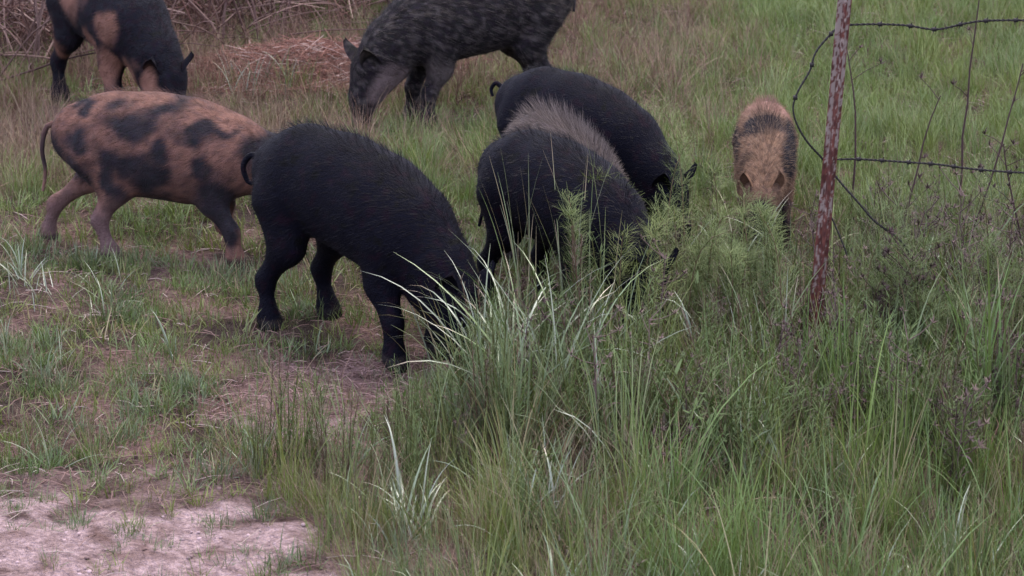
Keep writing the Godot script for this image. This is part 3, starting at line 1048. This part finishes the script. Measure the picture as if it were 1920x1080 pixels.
func build_grass() -> void:
	var kinds := {
		"short": [], "mid": [], "tall": [], "broad": [], "dry": [], "sprig": [], "feather": [], "husk": [],
	}
	for k in 5:
		kinds.short.append([tuft(16, 0.025, 0.085, 0.0042, 0.03, 0.75, 1.2, 3, M.grass), [], []])
		kinds.mid.append([tuft(20, 0.06, 0.17, 0.0034, 0.035, 0.42, 1.1, 4, M.grass), [], []])
		kinds.tall.append([tuft(18, 0.14, 0.36, 0.0040, 0.035, 0.28, 1.0, 5, M.grass), [], []])
		kinds.broad.append([tuft(9, 0.10, 0.27, 0.0075, 0.03, 0.5, 1.7, 6, M.wet_grass, 0.35), [], []])
		kinds.dry.append([tuft(14, 0.06, 0.22, 0.0022, 0.04, 0.65, 1.0, 4, M.dry, 0.0), [], []])
		kinds.sprig.append([sprig(), [], []])
		kinds.husk.append([husk(), [], []])
		kinds.feather.append([feather_sprig(), [], []])
	var fresh := Color(0.114, 0.180, 0.048)
	var grey := Color(0.142, 0.178, 0.104)
	var olive := Color(0.170, 0.190, 0.062)
	var straw := Color(0.27, 0.205, 0.14)
	var rusty := Color(0.16, 0.09, 0.07)
	for k in 135000:
		var x := rnd(-3.2, 3.2)
		var z := rnd(-16.8, -6.7)
		var edge: float = -z * 0.131 + 0.45
		if absf(x) > edge and rng.randf() < 0.72:
			continue
		if z < -15.2 and rng.randf() < 0.5:
			continue
		var p := patch_noise.get_noise_2d(x + 7.0, z)
		var q := patch_noise.get_noise_2d(x * 2.2, z * 2.2 + 31.0)
		var f := rng.randf()
		var kind := "short"
		var col := fresh
		var size := 1.0
		if inside(SAND, x, z, 0.14):
			if f > 0.03 + maxf(0.0, q - 0.12) * 0.7:
				continue
			col = grey
			size = 0.6
		elif Vector2((x + 0.50) / 0.2, (z + 9.18) / 0.13).length() < 1.0 + q and f > 0.05:
			continue
		elif inside(BARE, x, z, 0.08):
			if f > 0.06 + maxf(0.0, q - 0.2) * 0.5:
				continue
			kind = "dry" if f < 0.03 else "short"
			size = 0.7
		elif inside(TALL, x, z, 0.08):
			# right foreground: bright fine grass in front, weedy and brown further back
			var front := z > -8.85 + 0.6 * q
			var gap := q + 0.6 * p < -0.14
			if gap:
				if f > 0.26:
					continue
				kind = "dry" if f < 0.18 else ("sprig" if f < 0.21 else "mid")
				size = 0.7
			elif front:
				if f > 0.50:
					continue
				kind = "tall" if f < 0.10 else ("mid" if f < 0.35 else ("broad" if f < 0.365 else ("feather" if f < 0.385 else "dry")))
				size = 0.72 + 0.4 * q
			else:
				if f > 0.52:
					continue
				kind = "tall" if f < 0.09 else ("broad" if f < 0.12 else ("mid" if f < 0.17 else ("sprig" if f < 0.215 else ("feather" if f < 0.34 else ("husk" if f < (0.385 if x > 0.8 else 0.355) else "dry")))))
				size = 0.85 + 0.4 * q
				if kind == "feather" or kind == "sprig":
					size *= 1.35
				if z < -10.2:
					size *= 0.7
			if x < -0.08:
				size *= 0.75
			if Vector2((x - 0.76) / 0.09, (z + 9.48) / 0.24).length() < 1.0:
				if kind != "mid" and kind != "dry":
					continue
				size *= 0.55
		elif inside(BRUSH, x, z, 0.12):
			if f > 0.26:
				continue
			kind = "dry" if f < 0.18 else ("sprig" if f < 0.22 else "mid")
			size = 0.8
		elif z < -11.3 or x > 0.3:
			if f > 0.62:
				continue
			kind = "mid" if f < 0.33 else ("dry" if f < 0.41 - 0.15 * minf(x, 0.4) else "short")
			size = 0.60 + 0.35 * q
			if p > 0.22 and x < 0.8 and f < 0.16:
				kind = "dry"
			if (Vector2((x - 0.30) / 0.40, (z + 13.4) / 0.9).length() < 1.0 + q or Vector2((x + 1.3) / 0.9, (z + 12.2) / 0.45).length() < 1.0 + q or Vector2((x - 1.2) / 0.35, (z + 10.7) / 0.4).length() < 0.9 + q or Vector2((x + 0.75) / 0.75, (z + 13.0) / 0.5).length() < 1.0 + q) and f < 0.28:
				kind = "dry"
		else:
			# patchy short turf with bare places at the left
			if p + 0.6 * q > 0.13 and f > 0.14:
				continue
			if z > -8.98 and f > 0.22 + 0.4 * q:
				continue
			if f > 0.58:
				continue
			kind = "short" if f < 0.47 else ("mid" if f < 0.51 else ("broad" if f < 0.513 else "dry"))
			size = 0.72 + 0.5 * q if kind == "short" else 0.5
		if near_pig(x, z, 0.15) and kind != "short":
			kind = "short"
			if rng.randf() < 0.4:
				continue
		if absf(x - 0.725) < 0.13 and z > -10.75 and z < -10.3:
			size *= 0.55
		if near_pig(x, z, 0.27) and kind == "tall":
			kind = "mid"
		if kind == "dry":
			col = straw.lerp(rusty, clampf(rng.randf() * 1.3 - 0.2 + (0.4 if z < -12.5 and x < 0.4 else 0.0), 0, 1))
		elif kind == "husk":
			col = Color(0.075, 0.048, 0.046).lerp(Color(0.13, 0.09, 0.08), rng.randf())
		elif kind == "broad":
			col = Color(0.16, 0.20, 0.11).lerp(Color(0.24, 0.265, 0.20), pow(rng.randf(), 3.0))  # a few paler leaves, wet glints painted into their colour
		elif kind == "sprig" or kind == "feather":
			col = Color(0.098, 0.135, 0.056).lerp(Color(0.11, 0.078, 0.07), 0.8 if rng.randf() < 0.27 else 0.0)
		else:
			col = fresh.lerp(grey, clampf(0.5 + 1.4 * q, 0, 1)).lerp(olive, clampf(0.35 + 1.2 * p, 0, 1))
			if z > -9.2 and x > 0.3:
				col = col.lerp(Color(0.120, 0.195, 0.056), clampf(0.5 + 1.5 * q, 0, 1) * 0.6)
			if rng.randf() < 0.08:
				col = col.lerp(straw, 0.7)
		if z < -10.9 and kind != "dry":
			col = col.lerp(Color(0.178, 0.226, 0.084), 0.5)
		col = col * rnd(0.8, 1.2)
		col.a = 1.0
		var v: Array = kinds[kind][rng.randi_range(0, 4)]
		var b := Basis.from_euler(Vector3(rnd(-0.12, 0.12), rnd(0, TAU), rnd(-0.12, 0.12))).scaled(Vector3.ONE * size * rnd(0.7, 1.3))
		v[1].append(Transform3D(b, on_ground(x, z)))
		v[2].append(col)
	var words := {"short": ["short_grass", "short green turf growing in patches on the sandy soil"], "mid": ["meadow_grass", "knee high soft green grass of the pasture behind the pigs"], "tall": ["tall_grass", "tall thick green grass filling the right foreground"], "broad": ["broad_bladed_grass", "arching broad bladed shiny grass scattered through the pasture"], "dry": ["dry_grass", "thin dead straw coloured grass mixed through the green"], "husk": ["dead_undergrowth", "brown dead weeds with seed heads mixed through the right hand weeds"], "feather": ["feathery_undergrowth", "thin leaved feathery weeds thick among the right hand grass"], "sprig": ["ground_weeds", "low leafy weeds growing among the tall grass"]}
	for kind in kinds:
		var o := Node3D.new()
		o.name = words[kind][0]
		add_child(o)
		o.set_meta("kind", "stuff")
		o.set_meta("label", words[kind][1])
		o.set_meta("category", "grass")
		for v in kinds[kind]:
			if v[1].size():
				instances("tufts", v[0], v[1], v[2], o)


# ---------------------------------------------------------------- litter on the soil
func build_litter() -> void:
	var bits := []
	var tints := []
	for k in 9000:
		var x := rnd(-2.2, 1.6)
		var z := rnd(-14.5, -7.4)
		var bare := inside(BARE, x, z, 0.08)
		var sandy := inside(SAND, x, z, 0.14)
		if (sandy or bare) and rng.randf() > 0.15:
			continue
		var b := Basis.from_euler(Vector3(rnd(-0.2, 0.2), rnd(0, TAU), PI / 2 + rnd(-0.2, 0.2)))
		bits.append(Transform3D(b.scaled_local(Vector3(1, rnd(0.02, 0.10), 1)), on_ground(x, z, rnd(0.001, 0.008))))
		var f := rng.randf()
		tints.append(Color(0.24, 0.15, 0.13).lerp(Color(0.11, 0.07, 0.06), f) if f < 0.8 else Color(0.36, 0.28, 0.25))
	for k in 900:
		var x := rnd(-0.78, -0.1)
		var z := rnd(-10.0, -9.1)
		if not inside(BARE, x, z, 0.08):
			continue
		var b := Basis.from_euler(Vector3(rnd(-0.3, 0.3), rnd(0, TAU), PI / 2 + rnd(-0.3, 0.3)))
		bits.append(Transform3D(b.scaled_local(Vector3(1, rnd(0.02, 0.08), 1)), on_ground(x, z, rnd(0.001, 0.012))))
		tints.append(Color(0.33, 0.215, 0.20).lerp(Color(0.13, 0.08, 0.07), rng.randf()))
	var o := Node3D.new()
	o.name = "straw_litter"
	add_child(o)
	o.set_meta("kind", "stuff")
	o.set_meta("label", "scattered dead straw and stems lying on the soil")
	instances("straw", straw_mesh(), bits, tints, o)
	# crumbs of soil
	var lump := SphereMesh.new()
	lump.radius = 0.5
	lump.height = 0.8
	lump.radial_segments = 7
	lump.rings = 4
	lump.material = M.dry
	lump.material = vertex_mat(0.95, 0.2)
	var crumbs := []
	var tones := []
	for k in 9000:
		var x := rnd(-2.4, 0.1)
		var z := rnd(-10.2, -7.0)
		var sandy := inside(SAND, x, z, 0.14)
		if not sandy and not inside(BARE, x, z, 0.08) and rng.randf() < 0.7:
			continue
		var size := 0.002 + 0.012 * pow(rng.randf(), 4.0)
		var b := Basis.from_euler(Vector3(rnd(0, 3), rnd(0, 3), rnd(0, 3))).scaled(Vector3(size, size * 0.7, size * rnd(0.7, 1.4)))
		crumbs.append(Transform3D(b, on_ground(x, z, size * 0.1)))
		tones.append(soil_color(x, z) * rnd(0.4, 0.8))
	var c := Node3D.new()
	c.name = "soil_crumbs"
	add_child(c)
	c.set_meta("kind", "stuff")
	c.set_meta("label", "small crumbs of sand and soil on the bare ground")
	instances("crumbs", lump, crumbs, tones, c)


# ---------------------------------------------------------------- single plants
func clump(called: String, label: String, x: float, z: float, n: int, h0: float, h1: float, wide: float, spread: float, lean0: float, lean1: float, bend: float, cols: Array, mat: Material, yaw0 := 0.0, yaw1 := TAU) -> Node3D:
	var o := thing(called, label, "grass clump", on_ground(x, z), "tall grass clumps")
	for k in n:
		var s := Shape.new()
		var a := rnd(yaw0, yaw1)
		var col: Color = cols[rng.randi_range(0, cols.size() - 1)] * rnd(0.8, 1.2)
		col.a = 1.0
		var tip := col if rng.randf() < 0.7 else Color(0.28, 0.22, 0.15)
		s.blade(Vector3(spread * rnd(-1, 1), -0.012, spread * rnd(-1, 1)), a, rnd(h0, h1), rnd(lean0, lean1), rnd(0.3, 1.0) * bend, wide * rnd(0.7, 1.25), col, 9, rnd(-0.8, 0.8), tip, 0.35)
		part("blade", s.mesh(), mat, o)
	return o


# slender stem with threadlike leaves, the nodding tip of a dog fennel
func feather_weed(label: String, x: float, z: float, tall: float, col: Color, density: int, nod: float) -> void:
	var o := thing("feathery_weed", label, "weed", on_ground(x, z), "feathery weeds by the fence")
	var yaw := rnd(0, TAU)
	var pts := []
	var radii := []
	var out := Vector3(cos(yaw), 0, sin(yaw))
	var p := Vector3(0, -0.01, 0)
	for k in 11:
		pts.append(p)
		radii.append(lerpf(0.0026, 0.0009, k / 10.0))
		var a := 0.08 + nod * pow(k / 10.0, 5.0)
		p += (out * sin(a) + Vector3.UP * cos(a)) * tall / 10.0
	var st := Shape.new()
	st.tube(pts, radii, Color(0.12, 0.085, 0.05), 5)
	part("stem", st.mesh(), M.dry, o)
	var s := Shape.new()
	for k in density:
		var t := pow(rng.randf(), 0.75) * 9.99
		var j := int(t)
		var at: Vector3 = pts[j].lerp(pts[mini(j + 1, 10)], t - j)
		if at.y < tall * 0.22:
			continue
		# a side shoot carrying fine leaflets
		var w := rnd(0, TAU)
		var shoot := (Vector3(cos(w), rnd(0.3, 1.0), sin(w))).normalized()
		var reach := rnd(0.02, 0.065) * (1.2 - 0.5 * at.y / tall)
		var c := col * rnd(0.75, 1.25)
		c.a = 1.0
		for q in 5:
			var from := at + shoot * reach * q / 5.0
			s.blade(from, w + rnd(-1.3, 1.3), rnd(0.02, 0.048), rnd(0.5, 1.5), rnd(0.0, 1.3), 0.0017, c, 3, 0.3, c)
	var f := part("foliage", s.mesh(), M.leaf, o)
	f.set_meta("kind", "stuff")


func dead_weed(label: String, x: float, z: float, tall: float, lean: float, yaw: float, heads: int) -> void:
	var o := thing("dead_weed", label, "dead weed", on_ground(x, z), "dead weed stalks")
	var pts := cane_points(Vector3(0, -0.01, 0), yaw, tall, lean, 0.12, 8)
	var radii := []
	for k in 9:
		radii.append(lerpf(0.0040, 0.0016, k / 8.0))
	var brown := Color(0.055, 0.035, 0.034)
	var s := Shape.new()
	s.tube(pts, radii, brown, 5)
	part("stem", s.mesh(), M.dry, o)
	for k in heads:
		var t := rnd(0.35, 1.0) * 7.99
		var j := int(t)
		var at: Vector3 = pts[j].lerp(pts[j + 1], t - j)
		var w := rnd(0, TAU)
		var dir := Vector3(cos(w), rnd(0.3, 1.2), sin(w)).normalized()
		var long := rnd(0.03, 0.10)
		var b := Shape.new()
		b.tube([at, at + dir * long * 0.5 + Vector3(0, 0.004, 0), at + dir * long], [0.0012, 0.001, 0.0008], brown, 4)
		for q in 14:
			b.blade(at + dir * long, rnd(0, TAU), rnd(0.01, 0.024), rnd(0.2, 1.6), 0.4, 0.005, brown * rnd(0.8, 1.7), 2, 0.5, brown)
		part("seed_head", b.mesh(), M.dry, o)


func build_plants() -> void:
	var g1 := Color(0.12, 0.165, 0.06)
	var g2 := Color(0.15, 0.185, 0.10)
	var g3 := Color(0.19, 0.21, 0.14)
	var pale := Color(0.19, 0.22, 0.16)  # greyish leaf colour, lightened to carry the wet glints as painted albedo
	var st := Color(0.26, 0.22, 0.14)
	clump("grass_tussock", "big glossy tussock of arching blades in the middle foreground", 0.09, -9.18, 40, 0.34, 0.62, 0.0085, 0.07, 0.1, 0.7, 1.5, [g1, g2, g3], M.wet_grass)
	clump("grass_tussock", "arching pale tussock beside the bare soil patch", -0.02, -9.42, 32, 0.30, 0.52, 0.0075, 0.06, 0.15, 0.8, 1.6, [g2, g3, pale], M.wet_grass)
	clump("grass_tussock", "tussock with bent shiny tips low in front of the black pig's snout", -0.06, -9.60, 22, 0.24, 0.42, 0.006, 0.05, 0.1, 0.8, 1.7, [g2, pale, st], M.wet_grass)
	clump("grass_tussock", "low spreading pale tussock near the bottom edge beside the sand", -0.21, -8.40, 26, 0.12, 0.26, 0.007, 0.04, 0.3, 1.0, 1.4, [g3, pale, g2], M.wet_grass)
	clump("grass_tussock", "small blue-green tussock with upright blades at the bottom centre", 0.06, -8.45, 18, 0.14, 0.24, 0.008, 0.04, 0.1, 0.7, 1.2, [g3, pale], M.wet_grass)
	clump("grass_tussock", "tall bright green clump at the right frame edge", 1.15, -9.10, 34, 0.35, 0.62, 0.009, 0.06, 0.0, 0.35, 1.0, [g1, Color(0.13, 0.20, 0.07), g2], M.grass)
	clump("grass_tussock", "tall broad bladed clump right of the fence post base", 1.02, -9.35, 18, 0.25, 0.45, 0.008, 0.07, 0.1, 0.6, 1.1, [g1, g2], M.grass)
	clump("grass_tussock", "thick green clump left of the fence post base", 0.62, -9.50, 30, 0.2, 0.36, 0.006, 0.09, 0.0, 0.6, 1.1, [g1, g2, g3], M.wet_grass)
	clump("grass_tussock", "pale grey-green tuft left of the walking spotted pig's feet", -1.20, -10.33, 60, 0.06, 0.14, 0.0042, 0.16, 0.2, 1.1, 1.2, [g3, Color(0.19, 0.215, 0.16)], M.wet_grass)
	clump("grass_tussock", "blue-green tuft in front of the reddish straw pile", -0.80, -12.75, 34, 0.10, 0.20, 0.005, 0.12, 0.1, 0.6, 1.0, [g3, Color(0.17, 0.20, 0.14)], M.wet_grass)
	clump("grass_stalks", "thin straight green stalks in front of the grey flecked black pig", 0.12, -9.84, 34, 0.34, 0.60, 0.0050, 0.13, 0.0, 0.28, 0.35, [g2, g3, Color(0.22, 0.245, 0.13), st], M.grass)
	clump("grass_stalks", "thin crossing stalks over the black pig's face", -0.14, -9.70, 16, 0.22, 0.42, 0.0048, 0.08, 0.1, 0.6, 0.5, [g2, st, g3], M.grass)
	clump("grass_stalks", "upright stalks beside the feathery weeds near the grey flecked pig", 0.30, -9.92, 14, 0.25, 0.44, 0.005, 0.08, 0.0, 0.4, 0.9, [g1, g2], M.wet_grass)
	clump("grass_stalks", "bent pale stalks in front of the small tan pig", 0.70, -10.62, 20, 0.16, 0.34, 0.005, 0.14, 0.1, 0.8, 1.7, [g3, pale, st], M.wet_grass)
	var f1 := Color(0.150, 0.175, 0.068)
	var f2 := Color(0.110, 0.140, 0.060)
	var fen := [
		[0.40, -10.22, 0.46, "feathery weed with nodding tip right of the grey flecked pig"], [0.47, -10.36, 0.50, "tallest feathery weed in front of the sleek black pig's head"], [0.55, -10.15, 0.42, "feathery weed between the black pigs and the small tan pig"],
		[0.70, -10.52, 0.24, "bright young feathery plant right in front of the small tan pig"], [0.335, -9.98, 0.45, "yellow-green feathery weed over the grey flecked pig's head"], [0.60, -10.00, 0.36, "feathery weed below the small tan pig"],
		[0.44, -9.80, 0.34, "bushy feathery weed low in the centre right grass"], [0.56, -9.72, 0.32, "feathery weed left of the fence post base"], [0.27, -9.78, 0.34, "feathery weed among the upright stalks"], [0.70, -10.05, 0.34, "feathery weed just left of the fence post"],
		[0.88, -9.60, 0.30, "dark feathery weed right of the fence post base"], [0.98, -9.72, 0.36, "dark feathery weed between post and right edge"], [1.12, -9.62, 0.34, "feathery weed under the lower wire at right"], [1.24, -9.95, 0.42, "tall feathery weed at the right edge below the wire"],
		[1.10, -10.30, 0.30, "feathery weed behind the lower wire"], [0.92, -10.15, 0.30, "feathery weed behind the fence post"],
	]
	# the dense stand of weeds from the middle pigs to the right edge
	var beside := ["in the weed stand right of the grey flecked pig", "in the weed stand below the small tan pig", "in the weed stand right of the fence post", "in the low weeds at the right below the wires"]
	var spots := [Vector2(0.30, -9.85), Vector2(0.58, -9.95), Vector2(0.98, -9.55), Vector2(1.20, -9.45)]
	for k in 4:
		for j in 9:
			fen.append([spots[k].x + rnd(-0.15, 0.15), spots[k].y + rnd(-0.22, 0.22), rnd(0.24, 0.42), "leafy feathery green weed " + beside[k]])
	for e in fen:
		feather_weed(e[3], e[0], e[1], e[2] * 1.08, f1.lerp(f2, rng.randf()) if e[0] < 0.8 else f2 * 0.85, 105, rnd(0.6, 1.9))
	dead_weed("brown dead weed with dark seed heads right of the post", 0.93, -9.62, 0.33, 0.1, 0.4, 30)
	dead_weed("second brown seed head weed close beside the post", 0.87, -9.60, 0.30, 0.15, 0.2, 26)
	dead_weed("dead weed with many seed heads between post and right edge", 1.01, -9.62, 0.30, 0.2, 5.5, 28)
	dead_weed("thin bare dead stalk just right of the post between the wires", 0.98, -11.2, 0.52, 0.05, 0.3, 2)
	dead_weed("leaning dead stalk crossing the lower wire right of the post", 1.04, -10.6, 0.56, 0.22, 0.0, 5)
	dead_weed("long dark stalk leaning right near the right frame edge", 1.24, -10.7, 0.62, 0.25, 0.1, 6)
	dead_weed("straight dead stalk reaching the upper wire at right", 1.27, -11.0, 0.80, 0.05, 0.5, 3)
	dead_weed("dark weedy stalk at the right edge under the wires", 1.36, -10.2, 0.5, 0.1, 2.8, 14)
